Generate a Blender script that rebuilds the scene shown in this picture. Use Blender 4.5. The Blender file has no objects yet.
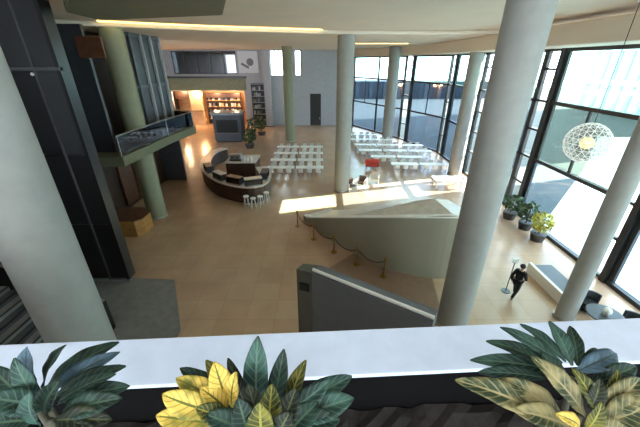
import bpy, bmesh, math, random
from mathutils import Vector, Matrix
random.seed(7)
PI = math.pi
SC = bpy.context.scene
COL = SC.collection

# ------------------------------------------------------------------ camera
CAM = Vector((0, 0, 9.7))
F, PITCH = 311.0, math.radians(26)
SP, CP = math.sin(PITCH), math.cos(PITCH)
def ray(px, py):
    u, v = (px - 320) / F, (py - 213.5) / F
    return Vector((u, CP - v * SP, -(SP + v * CP)))
def onz(px, py, z):                       # where a sight line meets the level z
    d = ray(px, py); s = (z - CAM.z) / d.z
    return CAM + d * s
def ony(px, py, y):                       # where it meets the wall at depth y
    d = ray(px, py); return CAM + d * (y / d.y)
def onx(px, py, x):
    d = ray(px, py); return CAM + d * (x / d.x)
def at(px, py, s):
    return CAM + ray(px, py) * s
cd = bpy.data.cameras.new('camera'); co = bpy.data.objects.new('camera', cd)
COL.objects.link(co); co.location = CAM; co.rotation_euler = (PI / 2 - PITCH, 0, 0)
cd.sensor_fit = 'HORIZONTAL'; cd.sensor_width = 36; cd.lens = 36 * F / 640; cd.clip_start = 0.02; cd.clip_end = 600
SC.camera = co

# ------------------------------------------------------------------ materials
def lin(c):
    return tuple(((x / 255) / 12.92 if x / 255 <= .04045 else ((x / 255 + .055) / 1.055) ** 2.4) for x in c) + (1,)
def mat(name, rgb, rough=.6, metal=0, var=.12, scale=3, bump=0, spec=.5):
    m = bpy.data.materials.new(name); m.use_nodes = True
    N, L = m.node_tree.nodes, m.node_tree.links
    p = N['Principled BSDF']; p.inputs['Roughness'].default_value = rough; p.inputs['Metallic'].default_value = metal
    p.inputs['Specular IOR Level'].default_value = spec
    c = lin(rgb)
    tc = N.new('ShaderNodeTexCoord'); nz = N.new('ShaderNodeTexNoise'); nz.inputs['Scale'].default_value = scale; nz.inputs['Detail'].default_value = 4
    L.new(tc.outputs['Object'], nz.inputs['Vector'])
    r = N.new('ShaderNodeValToRGB')
    r.color_ramp.elements[0].position = .3; r.color_ramp.elements[1].position = .7
    r.color_ramp.elements[0].color = tuple(x * (1 - var) for x in c[:3]) + (1,)
    r.color_ramp.elements[1].color = tuple(min(1, x * (1 + var)) for x in c[:3]) + (1,)
    L.new(nz.outputs['Fac'], r.inputs['Fac']); L.new(r.outputs['Color'], p.inputs['Base Color'])
    if bump:
        b = N.new('ShaderNodeBump'); b.inputs['Strength'].default_value = bump
        L.new(nz.outputs['Fac'], b.inputs['Height']); L.new(b.outputs['Normal'], p.inputs['Normal'])
    return m
def floor_mat(name, a, b, mortar, rough, size=.9, var=.5):
    m = mat(name, a, rough); N, L = m.node_tree.nodes, m.node_tree.links; p = N['Principled BSDF']
    tc = N['Texture Coordinate']; br = N.new('ShaderNodeTexBrick')
    br.inputs['Scale'].default_value = 1 / size; br.inputs['Color1'].default_value = lin(a); br.inputs['Color2'].default_value = lin(b)
    br.inputs['Mortar'].default_value = lin(mortar); br.inputs['Mortar Size'].default_value = .008
    br.offset = 0; br.inputs['Brick Width'].default_value = 1; br.inputs['Row Height'].default_value = 1
    L.new(tc.outputs['Object'], br.inputs['Vector'])
    nz = N.new('ShaderNodeTexNoise'); nz.inputs['Scale'].default_value = .8; nz.inputs['Detail'].default_value = 6
    L.new(tc.outputs['Object'], nz.inputs['Vector'])
    mx = N.new('ShaderNodeMix'); mx.data_type = 'RGBA'; mx.blend_type = 'MULTIPLY'; mx.inputs[0].default_value = var
    L.new(br.outputs['Color'], mx.inputs[6]); L.new(nz.outputs['Fac'], mx.inputs[7]); L.new(mx.outputs[2], p.inputs['Base Color'])
    return m
def emit(name, rgb, s):
    m = bpy.data.materials.new(name); m.use_nodes = True
    N, L = m.node_tree.nodes, m.node_tree.links; p = N['Principled BSDF']
    p.inputs['Base Color'].default_value = lin(rgb); p.inputs['Emission Color'].default_value = lin(rgb); p.inputs['Emission Strength'].default_value = s
    return m
def glass(name, rgb, refl=.06):
    m = bpy.data.materials.new(name); m.use_nodes = True
    N, L = m.node_tree.nodes, m.node_tree.links
    N.remove(N['Principled BSDF']); o = N['Material Output']
    t = N.new('ShaderNodeBsdfTransparent'); t.inputs['Color'].default_value = lin(rgb)
    g = N.new('ShaderNodeBsdfGlossy'); g.inputs['Roughness'].default_value = .03
    mx = N.new('ShaderNodeMixShader'); mx.inputs['Fac'].default_value = refl
    L.new(t.outputs[0], mx.inputs[1]); L.new(g.outputs[0], mx.inputs[2]); L.new(mx.outputs[0], o.inputs['Surface'])
    return m
def leaf_mat(name, dark, light, vein, veins=9, amount=.5, rough=.55):
    m = mat(name, dark, rough, spec=.2); N, L = m.node_tree.nodes, m.node_tree.links; p = N['Principled BSDF']
    uv = N.new('ShaderNodeUVMap'); sx = N.new('ShaderNodeSeparateXYZ'); L.new(uv.outputs[0], sx.inputs[0])
    def M(op, a, b=None):
        n = N.new('ShaderNodeMath'); n.operation = op
        for i, q in enumerate((a, b)):
            if q is None: continue
            if isinstance(q, (int, float)): n.inputs[i].default_value = q
            else: L.new(q, n.inputs[i])
        return n.outputs[0]
    a = M('ABSOLUTE', M('SUBTRACT', sx.outputs['X'], .5))
    mid = M('LESS_THAN', a, .045)
    ph = M('SUBTRACT', M('MULTIPLY', sx.outputs['Y'], veins), M('MULTIPLY', a, 3.2))
    ve = M('LESS_THAN', M('FRACT', ph), .22)
    nz = N.new('ShaderNodeTexNoise'); nz.inputs['Scale'].default_value = 22; nz.inputs['Detail'].default_value = 3
    tc = N['Texture Coordinate']; L.new(tc.outputs['Object'], nz.inputs['Vector'])
    rp = N.new('ShaderNodeValToRGB'); rp.color_ramp.elements[0].position = 1 - amount - .08; rp.color_ramp.elements[1].position = 1 - amount + .08
    rp.color_ramp.elements[0].color = lin(dark); rp.color_ramp.elements[1].color = lin(light)
    L.new(nz.outputs['Fac'], rp.inputs['Fac'])
    mx = N.new('ShaderNodeMix'); mx.data_type = 'RGBA'
    L.new(M('MAXIMUM', mid, M('MULTIPLY', ve, .55)), mx.inputs[0]); L.new(rp.outputs[0], mx.inputs[6]); mx.inputs[7].default_value = lin(vein)
    L.new(mx.outputs[2], p.inputs['Base Color'])
    return m

M_ = {}
M_['plaster'] = mat('column plaster', (154, 154, 148), .7, var=.05)
M_['ceil'] = mat('ceiling plaster', (232, 220, 202), .85, var=.03, scale=.5)
M_['olive'] = mat('soffit olive plaster', (112, 112, 88), .85, var=.04)
M_['floor'] = floor_mat('polished tan stone', (208, 174, 144), (203, 167, 136), (182, 148, 120), .22, 1.2, .35)
M_['floorshade'] = mat('brown stone inlay', (138, 108, 86), .35, var=.08)  # floor stone with shade put into its colour
M_['stalk'] = mat('green brown stalk', (58, 54, 36), .7)
M_['greystone_reflect'] = mat('grey stone and painted reflection', (128, 126, 122), .6)  # steps and balcony floor, also the reflection painted on the hall floor
M_['darkclad'] = mat('dark cladding', (52, 52, 54), .35, var=.15, scale=.7)
M_['blackclad'] = mat('black cladding', (30, 30, 31), .3, var=.15, scale=.7)
M_['seam'] = mat('grey steel seam', (92, 94, 96), .4, .4)
M_['steel'] = mat('brushed steel', (170, 170, 168), .35, .8)
M_['frame'] = mat('dark window frame', (38, 42, 44), .45)
M_['greywall'] = mat('grey wall paint', (176, 176, 180), .8, var=.05)
M_['greydark'] = mat('charcoal panel', (66, 68, 72), .4)
M_['oliveband'] = mat('olive band paint', (138, 142, 116), .8)
M_['brown'] = mat('brown timber', (104, 66, 44), .5, var=.25, scale=4)
M_['darkbrown'] = mat('dark brown timber', (62, 42, 32), .4, var=.25, scale=4)
M_['wood'] = mat('honey timber', (176, 128, 72), .45, var=.2, scale=4)
M_['white'] = mat('white laminate', (236, 232, 224), .4, var=.03)
M_['chair'] = mat('white chair plastic', (226, 222, 216), .45, var=.03)
M_['chrome'] = mat('chrome', (200, 200, 200), .2, 1)
M_['sill'] = mat('pale stone sill', (196, 208, 228), .5, var=.05, scale=14)
M_['liner'] = mat('black planter liner', (14, 13, 13), 1, spec=.05)
M_['soil'] = mat('dark soil', (26, 20, 17), .95, var=.6, scale=40, bump=.6)
M_['bluegrey'] = mat('blue grey panel', (92, 100, 112), .35)
M_['navy'] = mat('dark navy panel', (44, 50, 60), .5)
M_['stone'] = mat('pale stone top', (206, 196, 184), .3)
M_['screen'] = mat('grey enclosure paint', (100, 101, 103), .7, var=.04)
M_['endgrey'] = mat('olive grey paint', (84, 84, 74), .7)
M_['brass'] = mat('brass', (150, 112, 52), .3, .9)
M_['rope'] = mat('dark red rope', (84, 42, 36), .8)
M_['ramp'] = mat('ramp plaster', (152, 146, 126), .75, var=.05, scale=.6)
M_['red'] = mat('red upholstery', (188, 62, 44), .7)
M_['black'] = mat('black fabric', (24, 24, 26), .8)
M_['skin'] = mat('skin', (190, 142, 116), .6)
M_['hair'] = mat('dark hair', (36, 28, 24), .6)
M_['pave_sunlit'] = mat('pale sunlit paving', (205, 208, 212), .8, var=.04)
M_['asphalt_shade'] = mat('dark grey green asphalt', (48, 57, 58), .9)
M_['bld'] = mat('pale facade stone', (226, 232, 232), .7)
M_['bldglass'] = mat('pale facade glass', (168, 190, 194), .6)
M_['blddark'] = mat('dark facade glass', (38, 48, 58), .5)
M_['bldrib'] = mat('dark facade rib', (60, 70, 78), .6)
M_['leafdark'] = mat('shrub leaf', (62, 84, 46), .5, var=.4, scale=9)
M_['leafyellow'] = mat('yellow shrub leaf', (190, 180, 70), .5, var=.3)
M_['pot'] = mat('grey pot', (70, 66, 62), .6)
M_['gclear'] = glass('clear glass', (246, 250, 248))
M_['gtop'] = glass('pale green glass', (214, 236, 230))
M_['gmid'] = glass('grey green tinted glass', (204, 216, 210), .06)
M_['glow'] = glass('bluish clear glass', (224, 236, 242), .06)
M_['gblue'] = glass('bluish tinted glass', (186, 198, 208), .06)
M_['gdark'] = glass('smoked glass', (92, 98, 100), .12)
M_['lamp'] = emit('warm lamp', (255, 206, 150), 14)
M_['cove'] = emit('cove lamp', (255, 226, 140), 1.6)
M_['bulb'] = emit('bulb', (240, 226, 160), .8)
M_['globe'] = emit('globe ring white', (230, 230, 226), .28)
M_['globeglass'] = glass('frosted globe glass', (226, 228, 226), .12)
M_['peach'] = mat('peach plaster', (226, 188, 146), .7)
M_['poster'] = mat('poster paper', (224, 226, 230), .6, var=.04)
M_['postergrey'] = mat('poster grey ink', (120, 122, 126), .6)

# ------------------------------------------------------------------ helpers
WL = {}
class MB:
    def __init__(s): s.bm = bmesh.new()
    def box(s, c, d, rz=0, ry=0):
        m = Matrix.Translation(c) @ Matrix.Rotation(rz, 4, 'Z') @ Matrix.Rotation(ry, 4, 'Y') @ Matrix.Diagonal((d[0], d[1], d[2], 1))
        bmesh.ops.create_cube(s.bm, size=1, matrix=m); return s
    def bb(s, x0, x1, y0, y1, z0, z1):
        return s.box(((x0 + x1) / 2, (y0 + y1) / 2, (z0 + z1) / 2), (abs(x1 - x0), abs(y1 - y0), abs(z1 - z0)))
    def bar(s, p, q, w, h):               # box from p to q, w wide, h high
        p, q = Vector(p), Vector(q); d = q - p
        z = d.normalized(); x = z.cross(Vector((0, 0, 1)))
        x = Vector((1, 0, 0)) if x.length < 1e-4 else x.normalized()
        y = z.cross(x)
        R = Matrix((x, y, z)).transposed().to_4x4()
        bmesh.ops.create_cube(s.bm, size=1, matrix=Matrix.Translation((p + q) / 2) @ R @ Matrix.Diagonal((w, h, d.length, 1))); return s
    def cyl(s, p, q, r, r2=None, n=16):
        p, q = Vector(p), Vector(q); d = q - p
        R = Vector((0, 0, 1)).rotation_difference(d.normalized()).to_matrix().to_4x4()
        bmesh.ops.create_cone(s.bm, cap_ends=True, segments=n, radius1=r, radius2=r if r2 is None else r2, depth=d.length, matrix=Matrix.Translation((p + q) / 2) @ R); return s
    def tube(s, pts, r, n=8):
        pts = [Vector(p) for p in pts]; rings = []
        for i, p in enumerate(pts):
            d = (pts[min(i + 1, len(pts) - 1)] - pts[max(i - 1, 0)]).normalized()
            x = d.cross(Vector((0, 0, 1))); x = Vector((1, 0, 0)) if x.length < 1e-4 else x.normalized(); y = d.cross(x)
            rr = r[i] if isinstance(r, (list, tuple)) else r
            rings.append([s.bm.verts.new(p + (x * math.cos(2 * PI * k / n) + y * math.sin(2 * PI * k / n)) * rr) for k in range(n)])
        for a, b in zip(rings, rings[1:]):
            for k in range(n): s.bm.faces.new((a[k], a[(k + 1) % n], b[(k + 1) % n], b[k]))
        s.bm.faces.new(rings[0][::-1]); s.bm.faces.new(rings[-1]); return s
    def ball(s, c, r, sub=2, sc=(1, 1, 1)):
        bmesh.ops.create_icosphere(s.bm, subdivisions=sub, radius=r, matrix=Matrix.Translation(c) @ Matrix.Diagonal((*sc, 1))); return s
    def lathe(s, prof, c=(0, 0, 0), n=24):
        rings = [[s.bm.verts.new((c[0] + r * math.cos(2 * PI * k / n), c[1] + r * math.sin(2 * PI * k / n), c[2] + z)) for k in range(n)] for r, z in prof]
        for a, b in zip(rings, rings[1:]):
            for k in range(n): s.bm.faces.new((a[k], a[(k + 1) % n], b[(k + 1) % n], b[k]))
        s.bm.faces.new(rings[0][::-1]); s.bm.faces.new(rings[-1]); return s
    def prism(s, pts, z0, z1):            # z0, z1 numbers or one per point
        f = lambda z, i: z[i] if isinstance(z, (list, tuple)) else z
        a = [s.bm.verts.new((p[0], p[1], f(z0, i))) for i, p in enumerate(pts)]; b = [s.bm.verts.new((p[0], p[1], f(z1, i))) for i, p in enumerate(pts)]
        n = len(pts)
        for k in range(n): s.bm.faces.new((a[k], a[(k + 1) % n], b[(k + 1) % n], b[k]))
        s.bm.faces.new(a[::-1]); s.bm.faces.new(b); return s
    def build(s, name, m, parent=None, bevel=0, smooth=False, local=False):
        bm = s.bm; bmesh.ops.recalc_face_normals(bm, faces=bm.faces[:])
        o = bpy.data.objects.new(name, None) if False else None
        me = bpy.data.meshes.new(name)
        if parent is None:
            xs = [v.co for v in bm.verts]
            off = Vector(((min(v.x for v in xs) + max(v.x for v in xs)) / 2, (min(v.y for v in xs) + max(v.y for v in xs)) / 2, min(v.z for v in xs)))
        else:
            off = Vector((0, 0, 0)) if local else WL[parent.name]
        bmesh.ops.translate(bm, verts=bm.verts[:], vec=-off)
        if smooth:
            for f in bm.faces: f.smooth = True
        bm.to_mesh(me); bm.free()
        o = bpy.data.objects.new(name, me); COL.objects.link(o)
        if parent is None: o.location = off; WL[o.name] = off
        else: o.parent = parent; WL[o.name] = WL[parent.name]
        me.materials.append(M_[m] if isinstance(m, str) else m)
        if smooth == 'auto':
            try: me.set_sharp_from_angle(angle=.7)
            except Exception: pass
        if bevel:
            b = o.modifiers.new('bevel', 'BEVEL'); b.width = bevel; b.segments = 2; b.limit_method = 'ANGLE'
        return o
def thing(name, label, cat, loc=(0, 0, 0), rz=0, group=None):
    o = bpy.data.objects.new(name, None); COL.objects.link(o); o.location = loc; o.rotation_euler.z = rz
    o.empty_display_size = .2; WL[o.name] = Vector(loc); tag(o, label, cat, group); return o
def tag(o, label, cat, group=None):
    o['label'] = label; o['category'] = cat
    if group: o['group'] = group
    return o
def struct(o, label=None):
    o['kind'] = 'structure'
    if label: o['label'] = label
    return o
def sroot(name, loc, label=None):
    o = bpy.data.objects.new(name, None); COL.objects.link(o); o.location = loc; WL[o.name] = Vector(loc); return struct(o, label)
def dup(src, loc, rz, label, group=None):
    r = src.copy(); COL.objects.link(r); r.location = loc; r.rotation_euler.z = rz; r['label'] = label
    if group: r['group'] = group
    for ch in list(src.children):
        c = ch.copy(); COL.objects.link(c); c.parent = r
        for g in list(ch.children):
            d = g.copy(); COL.objects.link(d); d.parent = c
    return r
ORD = ['first', 'second', 'third', 'fourth', 'fifth', 'sixth', 'seventh', 'eighth', 'ninth', 'tenth', 'eleventh', 'twelfth']
def grid_wall(mb, axis, fixed, thick, a0, a1, z0, z1, holes):
    A = sorted({a0, a1, *[h[0] for h in holes], *[h[1] for h in holes]}); Z = sorted({z0, z1, *[h[2] for h in holes], *[h[3] for h in holes]})
    for i in range(len(A) - 1):
        for j in range(len(Z) - 1):
            ca, cz = (A[i] + A[i + 1]) / 2, (Z[j] + Z[j + 1]) / 2
            if any(h[0] < ca < h[1] and h[2] < cz < h[3] for h in holes): continue
            if axis == 'x': mb.bb(A[i], A[i + 1], fixed, fixed + thick, Z[j], Z[j + 1])
            else: mb.bb(fixed, fixed + thick, A[i], A[i + 1], Z[j], Z[j + 1])

# ------------------------------------------------------------------ the setting
HC = 11.6                                  # ceiling level
FAC = [(14, -3), (14, 36.6), (11, 44), (5.5, 54)]
struct(MB().prism([(-25, -3)] + FAC + [(-12.5, 54), (-12.5, 58.5), (-25, 58.5)], -.3, 0).build('floor', 'floor'))
struct(MB().prism([(-14, 12.9), (-7.2, 12.4), (-5.6, 9.2), (-5.6, -1), (-14, -1)][::-1], 0, .012).build('floor_reflection', 'greystone_reflect'))  # bluish reflection by the tower, painted as a grey floor zone
struct(MB().prism([(-25.4, -2)] + [(14.4, -2), (14.4, 36.8), (11.4, 44.2), (5.8, 54.4), (5.8, 55), (-25.4, 55)], HC, HC + .4).build('ceiling', 'ceil'))
# dropped ceiling beyond the cove slot, with a rounded lip
lip = [(-25, 16.5), (-13, 18), (-7, 21.2), (0, 23.6), (7, 24.2), (14, 23.5)]
struct(MB().prism(lip + [(14, 36.6), (11, 44), (5.5, 54), (-25, 54)], HC - .25, HC).build('ceiling_drop', 'ceil', bevel=.1))
# olive bulkhead over the near corner
struct(MB().prism([(-9.2, 15.2), (-3.6, 13.6), (-2.6, 10.4), (-2.2, 8), (-5, 8), (-7.1, 10.4), (-8.9, 12.9)], 11.25, HC).build('ceiling_bulkhead', 'olive', bevel=.06))
# soffit above the glazing
struct(MB().prism([(11.6, -2), (14.4, -2), (14.4, 36.8), (11.4, 44.2), (5.8, 54.2), (3.6, 53.4), (9.2, 43.4), (11.6, 36.2)], 10.4, HC - .26).build('trim_1', 'ceil', bevel=.06))
# back wall with the openings
BY = 54
def bx(px, py): return ony(px, py, BY)
SH = (bx(175, 110).x, bx(246, 110).x, 0, bx(200, 91).z)
W1 = (bx(270, 60).x, bx(283.5, 60).x, bx(275, 76).z, bx(275, 50).z)
W2 = (bx(294.5, 60).x, bx(301, 60).x, bx(297, 76).z, bx(297, 50).z)
GD = (bx(172, 60).x, bx(236, 60).x, bx(200, 74).z, bx(200, 51).z)
DR = (bx(309.5, 105).x, bx(321.5, 105).x, 0, bx(315, 93).z)
wb = MB(); grid_wall(wb, 'x', BY, .35, -25, 5.6, 0, HC, [SH, W1, W2, GD, DR]); struct(wb.build('wall_back', 'greywall'))
struct(MB().bb(-25.3, -25, 16, 58.5, 0, HC).build('wall_left', 'greydark'))
struct(MB().bb(-25, -12.2, 58.2, 58.5, 0, 6).build('wall_shop_back', 'peach'))
struct(MB().bb(-12.5, -12.2, 54.35, 58.2, 0, 6).build('wall_shop_side', 'peach'))
struct(MB().bb(-25, -12.2, 54.35, 58.5, 6, 6.2).build('ceiling_shop', 'ceil'))
struct(MB().bb(-14.3, -14, -2, 17, 0, HC).build('wall_side', 'greydark'))
struct(MB().bb(SH[0], SH[1] + .4, 53.75, 54, SH[3] + .15, SH[3] + 1.9).build('trim_2', 'oliveband', bevel=.03))
struct(MB().bb(SH[0] - .9, SH[1] + .6, 53.55, 54, SH[3] + 1.9, SH[3] + 2.2).build('trim_3', 'greydark', bevel=.03))
def back_window(n, R, g, nx, label):
    r = sroot(n, ((R[0] + R[1]) / 2, BY, R[2]), label)
    f = MB(); w = .12
    f.bb(R[0], R[1], BY + .05, BY + .2, R[2], R[2] + w).bb(R[0], R[1], BY + .05, BY + .2, R[3] - w, R[3])
    for k in range(nx + 1):
        x = R[0] + (R[1] - R[0]) * k / nx; x = min(max(x, R[0] + w / 2), R[1] - w / 2)
        f.bb(x - w / 2, x + w / 2, BY + .06, BY + .19, R[2], R[3])
    f.build('frame', 'frame', r)
    MB().bb(R[0], R[1], BY + .1, BY + .13, R[2] + .02, R[3] - .02).build('pane', g, r)
back_window('window_1', W1, 'gclear', 3, 'pale three-light window high in the back wall')
back_window('window_2', W2, 'gclear', 1, 'narrow pale window high in the back wall')
back_window('window_3', GD, 'gdark', 5, 'long dark glazed band of the upper gallery')
struct(MB().bb(GD[0] - .5, -11.2, 57, 57.2, GD[2] - 1, HC).build('wall_gallery_back', 'greydark'))
struct(MB().bb(-25, -11.2, 55, 57.2, HC, HC + .3).build('ceiling_gallery', 'ceil'))
struct(MB().bb(-11.5, -11.2, 54.35, 57.2, GD[2] - 1, HC).build('wall_gallery_side', 'greydark'))
d = sroot('door_1', ((DR[0] + DR[1]) / 2, BY, 0), 'black doorway in the grey back wall')
d_leaf = MB().bb(DR[0] + .1, DR[1] - .1, BY + .1, BY + .2, 0, DR[3] - .1).build('leaf', 'blackclad', d)
MB().bb(DR[0], DR[0] + .1, BY - .03, BY + .3, 0, DR[3]).bb(DR[1] - .1, DR[1], BY - .03, BY + .3, 0, DR[3]).bb(DR[0], DR[1], BY - .03, BY + .3, DR[3] - .1, DR[3]).build('frame', 'greywall', d)
MB().bb(DR[1] - .35, DR[1] - .25, BY + .02, BY + .1, 1, 1.3).build('handle', 'steel', d_leaf)

# glazed facade on the right: each bay a window of its own
def bay(idx, p, q, narrow, label):
    p, q = Vector((*p, 0)), Vector((*q, 0)); d = (q - p); L = d.length; d.normalize(); nrm = Vector((d.y, -d.x, 0))
    r = sroot('window_%d' % idx, ((p.x + q.x) / 2, (p.y + q.y) / 2, 0), label)
    f = MB(); top = 10.4
    up = Vector((0, 0, 1))
    if narrow:
        zs = [.1, 2.2, 4.0, 5.75, 7.5, 9.3, 10.32]; pw = [.42, .2]; h = .13
    else:
        zs = [.1, 4.0, 7.5, 10.32]; pw = [.14, .14]; h = .2
    f.bar(p + d * pw[0] / 2, p + d * pw[0] / 2 + up * top, pw[0], .3); 
    f.bar(q - d * pw[1] / 2, q - d * pw[1] / 2 + up * top, pw[1], .3)
    f.build('post', 'frame', r)
    for i, z in enumerate(zs):
        t = MB(); t.bar(p + up * z, q + up * z, .26 if not narrow else .2, h); t.build('rung' if narrow else 'transom', 'frame', r)
    if not narrow:
        t = MB(); c = (p + q) / 2; t.bar(c + up * 4, c + up * 7.5, .1, .14); t.build('mullion', 'frame', r)
    for i in range(len(zs) - 1):
        t = MB(); t.bar(p + d * .1 + up * (zs[i] + zs[i + 1]) / 2, q - d * .1 + up * (zs[i] + zs[i + 1]) / 2, .03, zs[i + 1] - zs[i] - .02)
        t.build('pane', 'gclear' if narrow else ('glow' if p.y < 21 else 'gblue', 'gmid' if p.y < 21 else 'gblue', 'gtop')[i], r)
ys = [(-1.4, 4.5, 0), (4.5, 6.2, 1), (6.2, 12.1, 0), (12.1, 13.8, 1), (13.8, 19.7, 0), (19.7, 21.4, 1), (21.4, 27.3, 0), (27.3, 29, 1), (29, 34.9, 0), (34.9, 36.6, 1)]
n = 4
for y0, y1, nw in ys:
    bay(n, (14, y0), (14, y1), nw, ('narrow ladder-framed window bay' if nw else 'wide three-tier window bay') + ' of the glazed side wall'); n += 1
bay(n, (14, 36.6), (11.7, 42.3), 0, 'wide window bay where the glazed wall turns'); n += 1
bay(n, (11.7, 42.3), (11, 44), 1, 'narrow ladder-framed bay past the turn'); n += 1
bay(n, (11, 44), (8.4, 48.7), 0, 'wide bluish window bay near the back wall'); n += 1
bay(n, (8.4, 48.7), (5.5, 54), 0, 'farthest wide window bay meeting the back wall'); n += 1

# outdoors
struct(MB().prism([(14.15, -30), (60, -30), (60, 45), (40, 45), (26, 29.5), (14.15, 17.6)], -.25, -.05).build('ground_sunlit', 'pave_sunlit'))  # sunlit side of the ground, its brightness put into the colour
struct(MB().prism([(14.15, 17.6), (26, 29.5), (40, 45), (60, 45), (60, -30), (140, -30), (140, 140), (-30, 140), (-30, 54.6), (5.6, 54.4), (11.2, 44.1), (14.15, 36.7)], -.3, -.06).build('ground_street_shade', 'asphalt_shade'))  # street; its diagonal edge paints a building's shadow on the ground
bl = thing('office_building', 'pale ribbed building across the street outside the glazing', 'building', (64, 35, -.06))
MB().bb(60, 68, -10, 76, -.06, 18).build('podium', 'bldglass', bl)
for y0, y1 in ((-70, 38.0), (42.6, 76)):  # unseen blocks added to gate the sun; the gap shapes the floor patch
    MB().bb(60, 61.6, y0, y1, 18, 58).build('sun_gate_block', 'bld', bl)
for k in range(2):
    MB().bb(59.7, 60.05, -10, 76, 5.4 + k * 6.2, 6.3 + k * 6.2).build('floor_band', 'bld', bl)
for k in range(31):
    MB().bb(58.9, 60, -9 + k * 2.7, -8.0 + k * 2.7, .5, 18).build('fin', 'bld', bl)
bl2 = thing('glazed_building', 'low dark glazed building seen beyond the far windows', 'building', (10, 100, -.06))
MB().bb(-30, 50, 98, 106, -.06, 4.6).build('wall', 'blddark', bl2)
for k in range(20):
    MB().bb(-29.5 + k * 4, -28.6 + k * 4, 97.3, 98, -.06, 4.6).build('fin', 'bldrib', bl2)

# ------------------------------------------------------------------ round columns
M_['oliveplaster'] = mat('olive column plaster', (140, 142, 116), .7, var=.05)
def column(x, y, r, z1, label):
    t = thing('round_column', label, 'column', (x, y, 0), 0, 'round plaster columns')
    MB().cyl((x, y, .12), (x, y, z1), r, n=40).build('shaft', 'oliveplaster' if 'olive' in label else 'plaster', t, smooth='auto')
    MB().cyl((x, y, 0), (x, y, .12), r + .04, n=40).build('base', 'steel', t, smooth='auto')
column(-6.1, 5.77, .65, HC, 'thick pale round column beside the dark stair, cut by the frame')
column(5.42, 9.55, .585, HC, 'big grey round column standing in front of the curved ramp')
column(10.25, 9.85, .34, HC, 'slim grey round column beside the white-edged bench')
p = onz(341.5, 190, 0); column(p.x, p.y, .6, HC - .25, 'pale round column at the end of the central table rows')
column(-11.35, 19.5, .6, HC - .25, 'olive round column standing in front of the gallery edge')
column(12.9, 28.6, .6, 10.4, 'grey round column beside the glazed wall and white tables')
column(9.0, 42.0, .7, HC - .25, 'grey round column in front of the far bluish windows')
p = onz(290.5, 141, 0); column(p.x, p.y, .62, HC - .25, 'olive round column behind the central table rows')
p = ony(269.5, 120, 52.6); 
t = thing('square_pilaster', 'grey square pilaster between book shelves and small high window', 'pilaster', (p.x, p.y, 0))
MB().bb(p.x - .55, p.x + .55, p.y, p.y + 1.0, .15, HC - .25).build('shaft', 'greywall', t, .02); MB().bb(p.x - .6, p.x + .6, p.y - .05, p.y + 1.05, 0, .15).build('base', 'greydark', t)

# ------------------------------------------------------------------ dark tower on the left
TX, TY = -9.35, 12.35
t = thing('lift_tower', 'tall dark panelled lift tower with grey seams', 'tower', (-11.6, 12.5, 0))
MB().bb(-14, TX, TY + .1, TY + .5, .1, HC).build('core', 'blackclad', t)
for i in range(5):
    for j, (z0, z1) in enumerate(((.15, 3.1), (3.15, 6.3), (6.35, 9.4), (9.55, HC - .02))):
        x0 = -14 + i * .93
        MB().bb(x0 + .03, x0 + .9, TY, TY + .1, z0, z1).build('panel', 'darkclad' if (j > 1 or i == 1) and (i + j) % 4 != 1 else 'blackclad', t, .01)
for x in (-13.07, -12.14, -11.21, -10.28):
    MB().bb(x - .035, x + .035, TY - .06, TY + .1, .1, HC - .02).build('seam', 'seam', t)
MB().bb(-14, TX + .02, TY - .08, TY + .1, 9.42, 9.53).build('ledge', 'seam', t)
MB().bb(TX - .12, TX + .02, TY - .05, TY + .1, .1, HC - .02).build('corner_post', 'blackclad', t)
MB().bb(-14, TX + .04, TY - .1, TY + .1, 0, .1).build('plinth', 'steel', t)
for k in range(4): MB().ball((TX - 1.0 - k * .93, TY - .1, 9.3), .06).build('spot_lamp', 'white', t)

# gallery on the left
t = thing('gallery', 'olive-edged gallery slab with glass balustrade behind the olive column', 'gallery', (-12, 20, 4.55))
pl = [(-14, 16.5), (-10.7, 16.5), (-10.5, 22), (-10.0, 25.5), (-10.6, 26.6), (-12.4, 26.9), (-14, 26.9)]
MB().prism(pl, 4.5, 5.05).build('slab', 'olive', t, .04)
pp = [(-10.8, 16.6), (-10.62, 22), (-10.15, 25.5), (-10.7, 26.45), (-12.4, 26.75)]
for k in range(len(pp) - 1):
    a, b = Vector((*pp[k], 5.6)), Vector((*pp[k + 1], 5.6)); MB().bar(a, b, .02, .95).build('glass_panel', 'gdark', t)
MB().tube([(*q, 6.15) for q in pp], .04).build('handrail', 'steel', t)
for q in pp: MB().cyl((*q, 5.05), (*q, 6.15), .03, n=10).build('post', 'steel', t)
w = MB(); w.bb(-14.3, -HC - .02, 17.5, 17.7, 5.05, HC - .25); struct(w.build('wall_gallery_end', 'greydark'))
struct(MB().bb(-14.3, -14.05, 16.4, 27, 0, HC - .25).build('wall_gallery', 'darkbrown'))
struct(MB().bb(-14.3, -12.2, 26.9, 27.1, 0, 4.5).build('wall_under_gallery', 'greydark'))
for (a, b, lab) in (((80, 58), (100, 36), 'brown timber wall panel high on the gallery end wall'),):
    q, r = ony(a[0], a[1], 17.4), ony(b[0], b[1], 17.4)
    tag(MB().bb(q.x, r.x, 17.38, 17.5, q.z, min(r.z, HC - .3)).build('wall_panel', 'brown', bevel=.02), lab, 'wall panel')
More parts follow.
